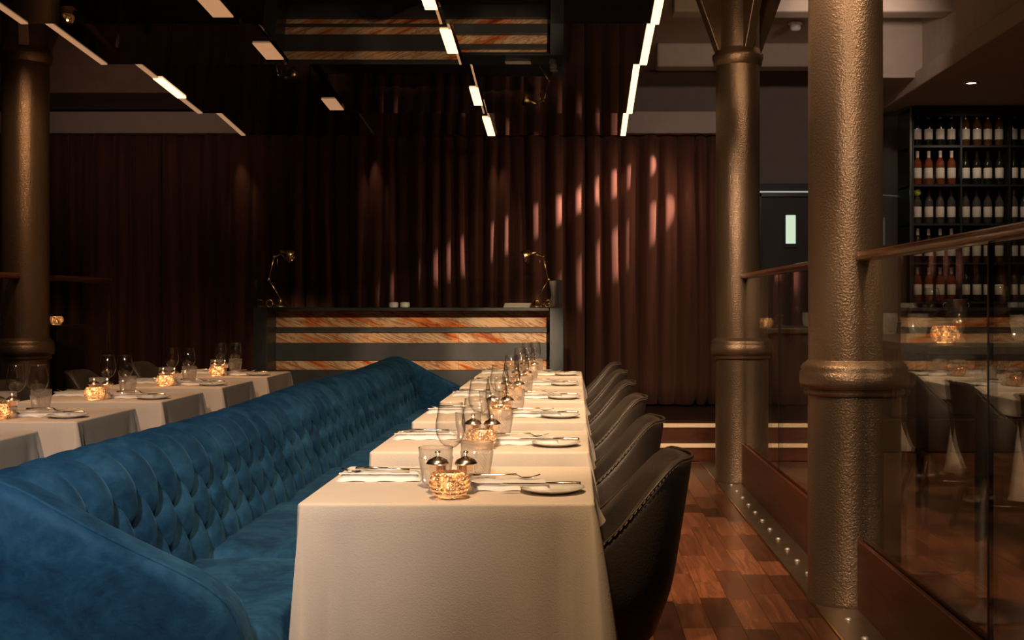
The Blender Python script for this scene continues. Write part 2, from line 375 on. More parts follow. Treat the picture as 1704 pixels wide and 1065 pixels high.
# black partition with door behind the far column
par = struct(bx('wall_partition', M['blackmat'], (1.62, 3.05, 12.08, 12.29, .265, 2.47)), 'black panelled partition around the dark door')
bx('lit_edge', M['greenline'], (1.80, 2.95, 12.065, 12.08, 2.375, 2.39), par)
d1 = struct(thing('door_1', 'dark service door with a narrow bright window', 'door', (2.15, 12.05, .266))); del d1['category']
bx('door_leaf', M['blackmat'], (1.86, 2.48, 12.03, 12.075, .27, 2.33), d1, .004)
bx('door_frame', M['black'], (1.80, 1.86, 12.0, 12.078, .268, 2.36), d1); bx('door_frame', M['black'], (2.48, 2.54, 12.0, 12.078, .268, 2.36), d1)
bx('door_frame', M['black'], (1.80, 2.54, 12.0, 12.078, 2.33, 2.37), d1)
wf = bx('window_frame', M['black'], (2.09, 2.22, 12.012, 12.03, 1.82, 2.16), d1)
o = bx('window_pane', M['daylight'], (2.105, 2.203, 12.004, 12.013, 1.86, 2.145), d1); o['label'] = 'bright daylight pane'
bx('threshold_strip', M['greenline'], (1.86, 2.02, 12.0, 12.03, .31, .325), d1)

# smoke detector
sd = thing('smoke_detector', 'small white smoke detector on the ceiling between the columns', 'smoke detector', (1.87, 10.2, ZC))
link('base', MB().lathe([(.0, 0), (.06, 0), (.06, -.02), (.05, -.03)], 20).mesh('base', M['white'], True), sd)
link('sensor', MB().lathe([(.045, -.03), (.045, -.06), (.03, -.075), (0, -.078)], 20).mesh('sensor', M['white'], True), sd)
# soffit downlights
for (x, y), lb in zip(((3.23, 9.8), (3.3, 7.2)), ('round recessed downlight glowing in the soffit by the wine wall', 'round recessed downlight in the soffit nearer the camera')):
    dl = thing('downlight', lb, 'downlight', (x, y, 3.06), 'soffit downlights')
    link('bezel', MB().lathe([(.040, -.002), (.042, -.008), (.06, -.006), (.062, 0)], 24).mesh('bezel', M['brass'], True), dl)
    link('lens', MB().lathe([(0, -.0035), (.04, -.0035)], 24).mesh('lens', M['down']), dl)

# ------------------------------------------------------------------ mirrored sawtooth ceiling
COLX = [(-2.775, -1.68), (-1.66, -.665), (-.645, .42)]
ROWY = [10.0, 8.85, 7.05, 6.03, 4.45]
cw = ['left', 'middle', 'right']; rw = ['rearmost', 'second rearmost', 'third rearmost', 'nearest']
for r in range(4):
    for c in range(3):
        x0, x1 = COLX[c]; yb, yn = ROWY[r], ROWY[r + 1] + .01
        tilt = R([[6, 5.2, 8.5], [5, 7.5, 7.8], [5.0, 6.2, 5.2], [5, 6, 6]][r][c]); rise = (yb - yn) * math.tan(tilt); z = 2.66
        t = thing('ceiling_mirror_panel', 'tilted black mirror ceiling panel, %s column, %s row' % (cw[c], rw[r]), 'ceiling panel', ((x0 + x1) / 2, yb, z), 'tilted mirror ceiling panels')
        hx = (x1 - x0) / 2
        me = MB(); me.v = [(-hx, 0, 0), (hx, 0, 0), (hx, yn - yb, rise), (-hx, yn - yb, rise)]; me.f = [(0, 1, 2, 3)]
        me.v += [(a, b, cc + .03) for a, b, cc in me.v]; me.f = [(0, 1, 2, 3), (7, 6, 5, 4), (0, 4, 5, 1), (1, 5, 6, 2), (2, 6, 7, 3), (3, 7, 4, 0)]
        link('mirror', me.mesh('mirror', M['mirror']), t)
        def strip(name, xa, xb, ya, yb2, mat, dz):
            q = MB(); za, zb = -ya * math.tan(tilt), -yb2 * math.tan(tilt)
            q.v = [(xa, ya, za - dz), (xb, ya, za - dz), (xb, yb2, zb - dz), (xa, yb2, zb - dz)]
            q.v += [(a, b, cc + dz * .9) for a, b, cc in q.v]; q.f = [(0, 1, 2, 3), (7, 6, 5, 4), (0, 4, 5, 1), (1, 5, 6, 2), (2, 6, 7, 3), (3, 7, 4, 0)]
            return link(name, q.mesh(name, mat), t)
        L = yb - yn
        if c == 2: strip('light_strip', hx - .042, hx, -.01, -L + .01, M['strip'], .008)
        if c == 1:
            strip('light_strip', hx - .06, hx, -(.01 if r == 0 else .22), -min(L, .62), M['strip'], .008)
            strip('edge_trim', hx - .012, hx, -.01, -L + .01, M['stripdim'], .006)  # thin lit edge of the panel, drawn as a weak glow
        if c == 0:
            strip('edge_trim', -hx, -hx + .035, -.01, -L + .01, M['stripdim'], .006)  # light on the panel's left side put in as emission
            if r in (1, 2, 3): strip('light_strip', hx - .10, hx, -.12, -.42, M['stripdim'] if r < 3 else M['stripdim'], .008)
            if r == 1: strip('light_strip', -hx - .0, -hx + .06, -.46, -.95, M['strip'], .010)
        bx('riser', M['paneledge'], (x0, x1, yn - .012, yn, z + rise - .0, z + rise + .03), t)
# hangers hold the raft: dark ceiling deck above
struct(bx('ceiling_raft', M['paneledge'], (-2.9, .5, 4.4, 10.05, 2.98, 3.02)), 'black deck that carries the mirror panels')

# ------------------------------------------------------------------ curtains
def curtain(x0, x1, label, seed, ztop=2.90, zbot=.285, y=11.70):
    rr = random.Random(seed); edges = [0.0]
    while edges[-1] < x1 - x0: edges.append(edges[-1] + rr.uniform(.12, .22))
    edges = [e * (x1 - x0) / edges[-1] for e in edges]; amps = [rr.uniform(.065, .115) for _ in edges]
    sk = [rr.uniform(.35, .65) for _ in edges]; n = int((x1 - x0) / .012); nz = 14
    def P(i, j):
        u = (x1 - x0) * i / (n - 1); k = 0
        while k < len(edges) - 2 and u > edges[k + 1]: k += 1
        t = (u - edges[k]) / (edges[k + 1] - edges[k]); s_ = sk[k]
        t = .5 * t / s_ if t < s_ else .5 + .5 * (t - s_) / (1 - s_)
        zf = j / (nz - 1); z = zbot + (ztop - zbot) * zf
        h = max(0, math.sin(math.pi * t)) ** .75 * amps[k] * (1.0 + .18 * math.sin(3 * zf + k * 1.7))
        return (x0 + u + .008 * math.sin(2.4 * zf * 2 + k) * ss(u / .1) * ss((x1 - x0 - u) / .1), y - h + .012 * math.sin(2 * zf + k * .9) * ss(u / .1) * ss((x1 - x0 - u) / .1), z)
    o = link('curtain', MB().grid(P, n, nz).mesh('curtain', M['curtain'], True))
    s_ = o.modifiers.new('thick', 'SOLIDIFY'); s_.thickness = .006
    tag(o, label, 'curtain', 'brown pleated curtains on the back wall')
curtain(-6.3, -4.02, 'dark brown pleated curtain panel by the left column', 1)
curtain(-4.02, -2.62, 'brown pleated curtain panel left of the marble counter', 2)
curtain(-2.62, -1.30, 'brown pleated curtain panel behind the left half of the marble counter', 3)
curtain(-1.30, .10, 'brown pleated curtain panel behind the right half of the marble counter', 4)
curtain(.10, 1.62, 'brown pleated curtain panel crossed by light beams beside the far column', 5)
rod = link('curtain_rail', MB().box(-6.3, 1.62, 11.725, 11.75, 2.855, 2.893).mesh('curtain_rail', M['blackmat'])); tag(rod, 'thin black curtain rail under the pale bulkhead', 'curtain rail')

# ------------------------------------------------------------------ columns
def column(x, y, label, capital=True):
    t = thing('column', label, 'column', (x, y, 0), 'bronze cast iron columns'); r = .157
    link('shaft', MB().lathe([(r * 1.03, .0), (r * 1.03, .02), (r, .03), (r, .88), (r * .985, 1.0), (r * .985, 2.98), (r * .985, 3.64)], 48).mesh('shaft', M['bronze'], True), t)
    link('ring', MB().lathe([(r, .868), (r + .012, .872), (r + .016, .885), (r + .010, .90), (r + .030, .905), (r + .034, .925), (r + .034, .965), (r + .026, .975), (r + .030, .985), (r + .020, 1.0), (r + .006, 1.01), (r - .004, 1.02)], 48).mesh('ring', M['bronze'], True), t)
    if capital:
        link('collar', MB().lathe([(r - .004, 2.93), (r + .012, 2.94), (r + .016, 2.97), (r + .022, 2.985), (r + .022, 3.01), (r + .008, 3.02), (r, 3.05)], 48).mesh('collar', M['bronze'], True), t)
        for a in range(4):
            b = link('bracket', MB().prism([(.14, 3.03), (.17, 3.03), (.36, 3.50), (.36, 3.64), (.14, 3.64)], -.035, .035).mesh('bracket', M['bronze']), t, rot=(0, 0, a * math.pi / 2 + R(20)), bevel=.006)
        link('upper_ring', MB().lathe([(r, 3.38), (r + .05, 3.40), (r + .06, 3.44), (r + .03, 3.46), (r + .07, 3.50), (r + .07, 3.54), (r, 3.56)], 40).mesh('upper_ring', M['bronze'], True), t)
column(1.142, 5.08, 'thick bronze column nearest the camera on the right')
column(1.150, 8.50, 'bronze column with flared capital further back on the right')
column(-3.84, 8.40, 'dark bronze column at the left edge of the room')

# ------------------------------------------------------------------ glass balustrades
def balustrade(x, y0, y1, joints, label):
    t = thing('glass_balustrade', label, 'balustrade', (x, (y0 + y1) / 2, 0)); ys = [y0] + joints + [y1]
    for a, b in zip(ys, ys[1:]): bx('glass_pane', M['pane'], (x - .006, x + .006, a + .004, b - .004, .10, 1.425), t)
    for j in joints: bx('joint_seal', M['rubber'], (x - .007, x + .007, j - .006, j + .006, .10, 1.425), t)
    prof = []
    for k in range(20):
        a = 2 * math.pi * k / 20; rr = .030 + (.004 if abs(math.sin(a)) > .35 else 0)
        prof.append((math.cos(a) * rr * 1.15, 1.447 - .0 + math.sin(a) * .022 * (rr / .034)))
    link('handrail', MB().prism(prof, y0 - (y0 + y1) / 2, y1 - (y0 + y1) / 2).mesh('handrail', M['rail']), t, bevel=.0)
    bx('kickboard', M['kick'], (x - .028, x - .008, y0, y1, .0, .285), t, .003)
    bx('kickboard', M['kick'], (x + .008, x + .028, y0, y1, .0, .285), t, .003)
balustrade(1.185, 1.6, 4.97, [3.43], 'glass balustrade with wooden handrail in front of the near column')
balustrade(1.185, 5.20, 8.38, [6.96], 'glass balustrade with wooden handrail between the two right columns')
balustrade(-3.84, 8.55, 9.9, [], 'dark glass balustrade behind the left column')
bx('end_post', M['brass'], (-3.852, -3.828, 9.9, 9.92, .1, 1.40), [o for o in C.objects if o.name.startswith('glass_balustrade')][-1])
balustrade(-3.84, 5.2, 8.25, [], 'glass balustrade in front of the left column')
# stone channel beside the glass with steel studs
ch = struct(bx('trim_9', M['stone'], (1.0, 1.158, 1.6, 9.58, -.02, .004), bevel=.002), 'bronze stone strip along the foot of the glass')
bx('edge_strip', M['brass'], (.990, .9995, 1.6, 9.58, -.02, .005), ch)
sm = MB().lathe([(.014, 0), (.014, .006), (.010, .010), (0, .012)], 14).mesh('stud', M['studm'], True)
for k in range(16): link('stud', sm, ch, tuple(Vector((1.078, 4.2 + .272 * k, .004)) - ch.location))

# ------------------------------------------------------------------ reception counter
ct = thing('reception_counter', 'black reception counter faced with red marble bands and topped with glass', 'counter', (-1.45, 10.8, .265))
bx('post', M['post'], (-2.795, -2.675, 10.43, 11.15, .266, 1.222), ct, .004); bx('post', M['post'], (-.222, -.10, 10.43, 11.15, .266, 1.222), ct, .004)
bx('body', M['charcoal'], (-2.675, -.222, 10.80, 11.15, .266, 1.19), ct)
bx('counter_top', M['black'], (-2.672, -.225, 10.44, 11.15, 1.196, 1.225), ct, .003)
ZM = [(1.048, 1.192), (.908, 1.0), (.668, .752), (.40, .48)]
zb = [1.048, 1.0, .908, .752, .668, .48, .40, .266]
for a, b in zip(zb[0::2], zb[1::2]): bx('black_band', M['charcoal'], (-2.674, -.223, 10.72, 10.80, b, a), ct, .003)
for i, (a, b) in enumerate(ZM):
    for k in range(3):
        xs = -2.674 + k * 2.451 / 3
        bx('marble_slab', M['marble'], (xs + .0005, xs + 2.451 / 3 - .0005, 10.745, 10.80, a + .001, b - .001), ct, .001)
gs = bx('glass_screen', M['glass'], (-2.75, -.14, 10.455, 10.467, 1.226, 1.468), ct)
bx('glass_screen', M['glass'], (-2.762, -2.750, 10.455, 11.0, 1.226, 1.468), ct)
bx('screen_post', M['black'], (-.165, -.115, 10.46, 10.52, 1.223, 1.466), ct); bx('screen_post', M['black'], (-2.792, -2.766, 10.46, 10.52, 1.223, 1.466), ct)

def lamp(x, y, s, label):
    z = 1.2255; t = thing('desk_lamp', label, 'lamp', (x, y, z), 'brass desk lamps on the counter'); u = .00535
    link('base', MB().lathe([(0, 0), (.062, 0), (.064, .008), (.055, .016), (.030, .034), (.018, .062), (.012, .075), (0, .078)], 24).mesh('base', M['brass'], True), t)
    p0 = Vector((0, 0, .07)); p1 = Vector((-s * 20 * u, 0, 46 * u)); p2 = Vector((-s * 11 * u, 0, 84 * u)); p3 = Vector((s * 8 * u, -.03, 90 * u))
    la = link('lower_arm', MB().tube([p0, p1], .007, 8).mesh('lower_arm', M['brass'], True), t)
    link('upper_arm', MB().tube([p1, p2], .006, 8).mesh('upper_arm', M['brass'], True), t)
    for p, n in ((p1, 'joint'), (p2, 'joint')):
        link(n, MB().tube([p + Vector((0, -.018, 0)), p + Vector((0, .018, 0))], .015, 12).mesh(n, M['brass'], True), t)
    link('head_arm', MB().tube([p2, p3], .008, 8).mesh('head_arm', M['brass'], True), t)
    sh = MB().lathe([(.010, -.03), (.020, -.02), (.024, 0), (.028, .02), (.044, .034), (.056, .056), (.060, .085), (.060, .10), (.055, .10), (.050, .07), (.03, .04)], 24)
    link('shade', sh.mesh('shade', M['brass'], True), t, p3 - Vector((s * .02, 0, 0)), (R(0), R(90 + 22) * s, 0))
    q = p2 + Vector((s * .03, -.005, -.012)); link('switch_chain', MB().tube([q, q + Vector((0, 0, -.07))], .0035, 6).mesh('switch_chain', M['brass'], True), t)
    th = link('counterweight_ring', MB().tube([(-s * .10 + .03 * math.cos(a), 0, .036 + .03 * math.sin(a)) for a in [2 * math.pi * i / 16 for i in range(16)]] + [(-s * .07, 0, .036)], .006, 6).mesh('counterweight_ring', M['brass'], True), t)
    link('counterweight_bar', MB().tube([(-s * .06, 0, .022), (0, 0, .022)], .009, 8).mesh('counterweight_bar', M['brass'], True), t)
    for ch_ in t.children: pass
lamp(-2.61, 10.66, 1, 'brass jointed desk lamp at the left end of the counter')
lamp(-.345, 10.74, -1, 'brass jointed desk lamp at the right end of the counter')
cf = thing('carafe', 'clear curved glass carafe at the right end of the counter', 'carafe', (-.19, 10.55, 1.2255))
link('glass_body', MB().lathe([(0, .002), (.040, .002), (.042, .02), (.036, .06), (.022, .10), (.022, .13), (.030, .17), (.036, .20), (.038, .235)], 28).mesh('glass_body', M['tumbler'], True), cf)
link('rim', MB().lathe([(.037, .232), (.041, .236), (.037, .240), (.037, .232)], 28).mesh('rim', M['stem'], True), cf)
for i, x in enumerate((-1.60, -1.50)):
    t = thing('sugar_pot', 'small white lidded pot on the counter, %s of two' % ('left', 'right')[i], 'pot', (x, 10.6, 1.2255), 'white pots on the counter')
    link('body', MB().lathe([(0, 0), (.038, 0), (.042, .008), (.042, .032), (.038, .034)], 20).mesh('body', M['plate'], True), t)
    link('lid', MB().lathe([(.042, .034), (.043, .040), (.03, .047), (0, .049)], 20).mesh('lid', M['plate'], True), t)
mn = thing('menu_pile', 'pile of dark menus lying by the right lamp', 'menus', (-.52, 10.66, 1.2255))
for k in range(4): bx('menu', M['paper'], (-.63 + .004 * k, -.40 + .003 * k, 10.58, 10.74, 1.226 + k * .010, 1.234 + k * .010), mn, .001)

# ------------------------------------------------------------------ sofa
sofa = thing('banquette_sofa', 'long blue velvet button-tufted banquette sofa beside the set tables', 'sofa', (-1.3, 6.0, 0))
Y0, Y1 = 2.90, 9.28
prof = catmull([(-1.185, .40), (-1.195, .50), (-1.215, .62), (-1.245, .73), (-1.300, .805), (-1.385, .830), (-1.470, .815), (-1.535, .765), (-1.565, .66), (-1.575, .45), (-1.575, .06)], 12)
prof = [(p.x, p.y) for p in prof]; S = [0]
for a, b in zip(prof, prof[1:]): S.append(S[-1] + math.hypot(b[0] - a[0], b[1] - a[1]))
PP, DR, S1 = .172, .122, .095; S3 = S1 + 2 * DR
NY = 820
def tuft(y, s):
    sc_ = max(S1, min(S3, s)); q = (sc_ - S1) / (2 * DR)
    g = 1
    for t in (y / PP - q, y / PP + q):
        d = abs(t - round(t)) * 2; g = min(g, math.sin(math.pi / 2 * min(1, d)) ** .8)
    A = .038 * (1 - ss((s - .52) / .16)) * ss(s / .05)
    dim = 0
    for rI in range(3):
        sb = S1 + rI * DR; yo = .5 * (rI % 2); dy = (y / PP - yo); dy = (dy - round(dy)) * PP
        dim += .026 * math.exp(-((dy / .022) ** 2 + ((s - sb) / .026) ** 2))
    return A * (g - .75) - dim
def SP(i, j):
    y = Y0 + (Y1 - Y0) * i / (NY - 1); a = prof[max(0, j - 1)]; b = prof[min(len(prof) - 1, j + 1)]
    tx, tz = b[0] - a[0], b[1] - a[1]; l = math.hypot(tx, tz); nx, nz = tz / l, -tx / l
    h = tuft(y, S[j]) + .006 * math.sin(y * 2.1 + 1) * ss(S[j] / .3)
    return (prof[j][0] + nx * h + 1.3, y - 6.0, prof[j][1] + nz * h)
link('backrest', MB().grid(SP, NY, len(prof)).mesh('backrest', M['velvet'], True), sofa)
bm_ = MB().lathe([(.0, .006), (.007, .005), (.011, .001), (.010, -.004)], 10).mesh('button', M['velvet'], True)
for rI in range(3):
    sb = S1 + rI * DR; j = min(range(len(S)), key=lambda q: abs(S[q] - sb)); yo = .5 * (rI % 2)
    for k in range(int(Y0 / PP) + 1, int(Y1 / PP)):
        y = (k + yo) * PP; i = (y - Y0) / (Y1 - Y0) * (NY - 1); p = SP(i, j)
        link('button', bm_, sofa, (p[0] + .002, p[1], p[2]), (0, R(90), 0))
AP = [(-1.56, .06), (-1.575, .45), (-1.565, .68), (-1.53, .78), (-1.46, .832), (-1.38, .845), (-1.30, .822), (-1.22, .780), (-1.13, .730), (-1.02, .675), (-.92, .628), (-.85, .588), (-.80, .54), (-.775, .47), (-.77, .40), (-.77, .06)]
apd = [(p.x + 1.3, p.y) for p in catmull(AP, 4)][::-1]
for y0, y1 in ((2.76, 2.905), (9.27, 9.40)):
    link('arm', MB().prism(apd, y0 - 6, y1 - 6).mesh('arm', M['velvet'], True), sofa, bevel=.028, seg=4)
    pth = [(x, (y0 if y0 < 4 else y0) + .03 - 6, z + .001) for x, z in apd[6:-8]]
    link('arm_piping', MB().tube(pth, .005, 6).mesh('arm_piping', M['velvet'], True), sofa)
cs = [2.9, 3.9] + [3.9 + 1.075 * k for k in range(1, 6)]; cs[-1] = 9.275
for a, b in zip(cs, cs[1:]):
    nu, nv = 24, 20
    def CP(i, j, a=a, b=b):
        u, v = i / (nu - 1) * 2 - 1, j / (nv - 1) * 2 - 1
        e = (1 - abs(u) ** 10) * (1 - abs(v) ** 10)
        return (.31 + u * .26 * (1 - .0 * e), (a + b) / 2 - 6 + v * ((b - a) / 2 - .0005), .36 + .095 * e ** .45 + .004 * math.sin(u * 7 + a * 3) * e)
    link('seat_cushion', MB().grid(CP, nu, nv).mesh('seat_cushion', M['velvet'], True), sofa)
bx('seat_base', M['velvet'], (-1.25, -.735, 2.91, 9.27, .08, .365), sofa, .01)
bx('plinth', M['blackmat'], (-1.5, -.78, 2.85, 9.3, 0, .085), sofa)

# ------------------------------------------------------------------ tables with cloths
TW, TD, TZ = .75, .70, .75
def cloth_mesh(seed, sd=1, zb=.27):
    rr = random.Random(seed); cr = .014; per = []
    hx, hy = TW / 2, TD / 2
    for (cx, cy, a0) in ((hx, hy, 0), (-hx, hy, 90), (-hx, -hy, 180), (hx, -hy, 270)):
        sx = cx - math.copysign(cr, cx); sy = cy - math.copysign(cr, cy)
        for k in range(7): a = R(a0 + 15 * k); per.append((sx + cr * math.cos(a), sy + cr * math.sin(a), math.cos(a), math.sin(a), 1 - abs(k - 3) / 3, 1))
        nx_, ny_ = ((-1, 0), (0, -1), (1, 0), (0, 1))[a0 // 90]
        L = (2 * hx if ny_ == 0 else 2 * hy) - 2 * cr; px_, py_ = per[-1][0], per[-1][1]
        ox, oy = round(math.cos(R(a0 + 90))), round(math.sin(R(a0 + 90)))
        for k in range(1, 26): per.append((px_ + nx_ * L * k / 26, py_ + ny_ * L * k / 26, ox, oy, 0, min(k, 26 - k) / 13))
    n = len(per); ph = [rr.uniform(0, 6.28) for _ in range(4)]; rings = []
    for q in (0, .5, .9): rings.append([(p[0] * q, p[1] * q, TZ) for p in per])
    for a in (90, 60, 30, 0): rings.append([(p[0] + p[2] * (.008 * math.cos(R(a)) - .008), p[1] + p[3] * (.008 * math.cos(R(a)) - .008), TZ - .008 + .008 * math.sin(R(a))) for p in per])
    for k in range(1, 15):
        t = k / 14; ring = []
        for idx, p in enumerate(per):
            d = 1 - p[5] if p[4] == 0 else 1.0
            cornerness = math.exp(-((1 - d) / .12) ** 2) if p[4] == 0 else 1.0
            wave = math.sin(idx / n * 2 * math.pi * 7 + ph[0]) * .010 + math.sin(idx / n * 2 * math.pi * 12 + ph[1]) * .006
            fold = -.030 * math.exp(-((p[5] - .20) / .09) ** 2) if p[4] == 0 else 0
            if p[2] * sd < -.5 and sd > 0: cornerness *= .15; fold *= .3
            zbb = zb
            if p[2] * sd > .9 and p[4] == 0: zbb = zb + .39 * ss((p[5] - .12) / .12)
            off = t * (.018 if p[2] > -.5 or sd < 0 else .004) + cornerness * (.070 * t ** .8) + fold * t + wave * t * t
            ring.append((p[0] + p[2] * off, p[1] + p[3] * off, TZ - .008 - (TZ - .008 - zbb) * t - .02 * t * cornerness + .004 * math.sin(idx * .3) * t))
        rings.append(ring)
    m = MB().grid(lambda i, j: rings[j][i], n, len(rings), True); return m.mesh('tablecloth', M['cloth'], True)
clm = {'c': [cloth_mesh(s) for s in range(3)], 'l': [cloth_mesh(s + 5, -1) for s in range(3)]}
tt = MB().box(-TW / 2 + .012, TW / 2 - .012, -TD / 2 + .012, TD / 2 - .012, TZ - .035, TZ - .004).mesh('tabletop', M['darkwood'])
tp = MB().lathe([(.028, .03), (.028, TZ - .06), (.10, TZ - .045), (.10, TZ - .036)], 20, close=True).mesh('pedestal', M['silver'], True)
tb = MB().lathe([(0, .0), (.22, 0), (.225, .008), (.21, .016), (.06, .030), (.028, .045)], 36).mesh('base', M['silver'], True)
ordn = ['nearest', 'second', 'third', 'fourth', 'fifth', 'farthest']

# tableware meshes ------------------------------------------------
wg_bowl = [(.004, .098), (.016, .103), (.029, .115), (.038, .132), (.042, .150), (.0415, .170), (.038, .192), (.0335, .222), (.0330, .224)]
ME = {}
ME['wg_bowl'] = MB().lathe(wg_bowl, 32).mesh('bowl', M['stem'], True)
ME['wg_stem'] = MB().lathe([(.009, .006), (.0048, .014), (.0038, .03), (.0038, .08), (.0055, .094), (.008, .100)], 14).mesh('stem', M['stem'], True)
ME['wg_foot'] = MB().lathe([(0, .0005), (.036, .0005), (.037, .002), (.02, .004), (.009, .007), (0, .0075)], 28).mesh('foot', M['stem'], True)
ME['wg_rim'] = MB().lathe([(.0326, .2236), (.0338, .2242), (.0338, .2254), (.0326, .2248), (.0326, .2236)], 32).mesh('rim', M['stem'], True)
def tf(r, z, a, i, j):
    return r + (.0028 if (i + j) % 2 else -.0016) if .012 < z < .083 else r
ME['tb_body'] = MB().lathe([(0, .004), (.030, .004)] + [(.033 + .0125 * k / 15, .004 + .082 * k / 15) for k in range(16)] + [(.0462, .096), (.0472, .108)], 56, fn=lambda r, z, a, i, j: tf(r, z, a, i, j)).mesh('cut_glass_body', M['tumbler'], False)
ME['tb_rim'] = MB().lathe([(.0462, .1075), (.0480, .1085), (.0474, .1100), (.0458, .1090), (.0462, .1075)], 40).mesh('rim', M['stem'], True)
# hobnail candle bowl
hb = MB().lathe([(0, .002), (.026, .002), (.036, .010), (.045, .026), (.048, .038), (.046, .050), (.041, .062), (.036, .068)], 32)
for rI, (z, r) in enumerate(((.014, .0375), (.026, .0435), (.038, .0465), (.050, .0445), (.061, .0395))):
    nb = 18
    for k in range(nb):
        a = 2 * math.pi * (k + .5 * (rI % 2)) / nb; cx, cy = r * math.cos(a), r * math.sin(a); n0 = len(hb.v)
        N = Vector((math.cos(a), math.sin(a), (z - .036) * 18)).normalized(); U = N.cross(Vector((0, 0, 1))).normalized(); V = N.cross(U)
        for (rr, h) in ((.0078, 0), (.0066, .0042), (.0035, .0064)):
            for q in range(8):
                b = 2 * math.pi * q / 8; hb.v.append(tuple(Vector((cx, cy, z)) + U * rr * math.cos(b) + V * rr * math.sin(b) + N * h))
        for s_ in range(2):
            for q in range(8): kq = (q + 1) % 8; hb.f.append((n0 + s_ * 8 + q, n0 + s_ * 8 + kq, n0 + s_ * 8 + 8 + kq, n0 + s_ * 8 + 8 + q))
        hb.f.append(tuple(n0 + 16 + q for q in range(8)))
ME['hob'] = hb.mesh('hobnail_bowl', M['hob'], True)
ME['wax'] = MB().lathe([(0, .0165), (.018, .0165), (.019, .016), (.019, .003)], 20).mesh('tealight', M['wax'], True)
ME['flame'] = MB().lathe([(0, .018), (.004, .022), (.0055, .028), (.003, .036), (0, .042)], 10).mesh('flame', M['flame'], True)
ME['pm_body'] = MB().lathe([(0, 0), (.024, 0), (.026, .004), (.024, .012), (.015, .026), (.013, .038), (.019, .052), (.022, .058)], 24).mesh('glass_body', M['tumbler'], True)
ME['pm_cont'] = MB().lathe([(0, .006), (.019, .006), (.011, .028), (.010, .036), (0, .036)], 16).mesh('filling', M['rosemetal'], True)
ME['pm_lid'] = MB().lathe([(.022, .056), (.024, .058), (.024, .074), (.030, .077), (.030, .081), (.024, .089), (.012, .095), (.005, .098)], 24).mesh('metal_lid', M['rosemetal'], True)
ME['pm_knob'] = MB().lathe([(.004, .096), (.0035, .102), (.007, .107), (.007, .111), (0, .114)], 16).mesh('knob', M['rosemetal'], True)
ME['plate'] = MB().lathe([(0, .003), (.045, .003), (.052, .006), (.082, .014), (.086, .015), (.087, .0135), (.082, .011), (.054, .002), (.048, 0), (0, 0)], 40).mesh('side_plate', M['plate'], True)
ME['plate_line'] = MB().lathe([(.0805, .0143), (.0822, .0150), (.0835, .0148), (.0835, .0155), (.0818, .0157), (.0803, .0150), (.0805, .0143)], 40).mesh('rim_line', M['plate'], True)
def knife():
    m = MB(); pts = []
    for k in range(9): m
    m.tube([(-.105, 0, 0), (-.10, 0, 0), (-.06, 0, .0003), (-.012, 0, 0)], [.004, .0055, .0052, .0040], 8)
    return m.mesh('handle', M['silver'], True), MB().prism([(-.012, -.0035), (.02, -.006), (.08, -.0065), (.108, -.001), (.10, .005), (-.012, .0035)], -.0011, .0011).mesh('blade', M['silver'])
ME['kn_h'], ME['kn_b'] = knife()
ME['fk_h'] = MB().tube([(-.10, 0, .001), (-.06, 0, .003), (-.01, 0, .004), (.03, 0, .006)], [.0052, .0042, .0026, .0030], 8).mesh('handle', M['silver'], True)
def fhead():
    m = MB()
    m.grid(lambda i, j: (.028 + .028 * i / 5, (j / 4 - .5) * (.008 + .016 * ss(i / 4)), .0055 - .010 * math.sin(math.pi * i / 8) + .002 * abs(j - 2) / 2), 6, 5)
    return m.mesh('fork_head', M['silver'], True)
ME['fk_head'] = fhead()
ME['fk_t'] = MB().tube([(.054, 0, -.0042), (.072, 0, -.002), (.094, 0, .006)], [.0020, .0018, .0010], 6).mesh('tine', M['silver'], True)
def napkin():
    m = MB(); nu, nv = 22, 8
    def P(i, j, top=1):
        u, v = i / (nu - 1) * 2 - 1, j / (nv - 1) * 2 - 1
        return (u * .118, v * .052, .022 * (1 - abs(v) ** 6) * (1 - abs(u) ** 14) ** .6 + .0015 * math.sin(u * 9) + .001)
    m.grid(P, nu, nv); return m.mesh('folded_napkin', M['napkin'], True)
ME['napkin'] = napkin()
ME['napfold'] = MB().grid(lambda i, j: ((i / 11 * 2 - 1) * .112, -.047 + .020 * j / 3, .0205 + .003 * math.sin(math.pi * j / 3)), 12, 4).mesh('fold', M['napkin'], True)

def wine_glass(loc, lb, grp):
    t = thing('wine_glass', lb, 'wine glass', loc, grp)
    for n, k in (('bowl', 'wg_bowl'), ('stem', 'wg_stem'), ('foot', 'wg_foot'), ('rim', 'wg_rim')): link(n, ME[k], t)
def tumbler(loc, lb, grp):
    t = thing('tumbler', lb, 'tumbler', loc, grp); link('cut_glass_body', ME['tb_body'], t); link('rim', ME['tb_rim'], t)
def candle(loc, lb, grp, W=.35):
    t = thing('candle_holder', lb, 'candle holder', loc, grp)
    link('hobnail_bowl', ME['hob'], t); wx = link('tealight', ME['wax'], t); link('flame', ME['flame'], wx)
    l = bpy.data.lights.new('candle_light', 'POINT'); l.energy = W; l.color = (1, .58, .25); l.shadow_soft_size = .008
    o = bpy.data.objects.new('candle_light', l); C.objects.link(o); o.location = (0, 0, .052); o.parent = t
def mill(loc, lb, grp, cat):
    t = thing(cat + '_pot', lb, cat + ' pot', loc, grp)
    link('glass_body', ME['pm_body'], t); link('filling', ME['pm_cont'], t); ld = link('metal_lid', ME['pm_lid'], t); link('knob', ME['pm_knob'], ld)
def plate(loc, lb, grp):
    t = thing('side_plate', lb, 'plate', loc, grp); link('dish', ME['plate'], t); link('rim_line', ME['plate_line'], t)
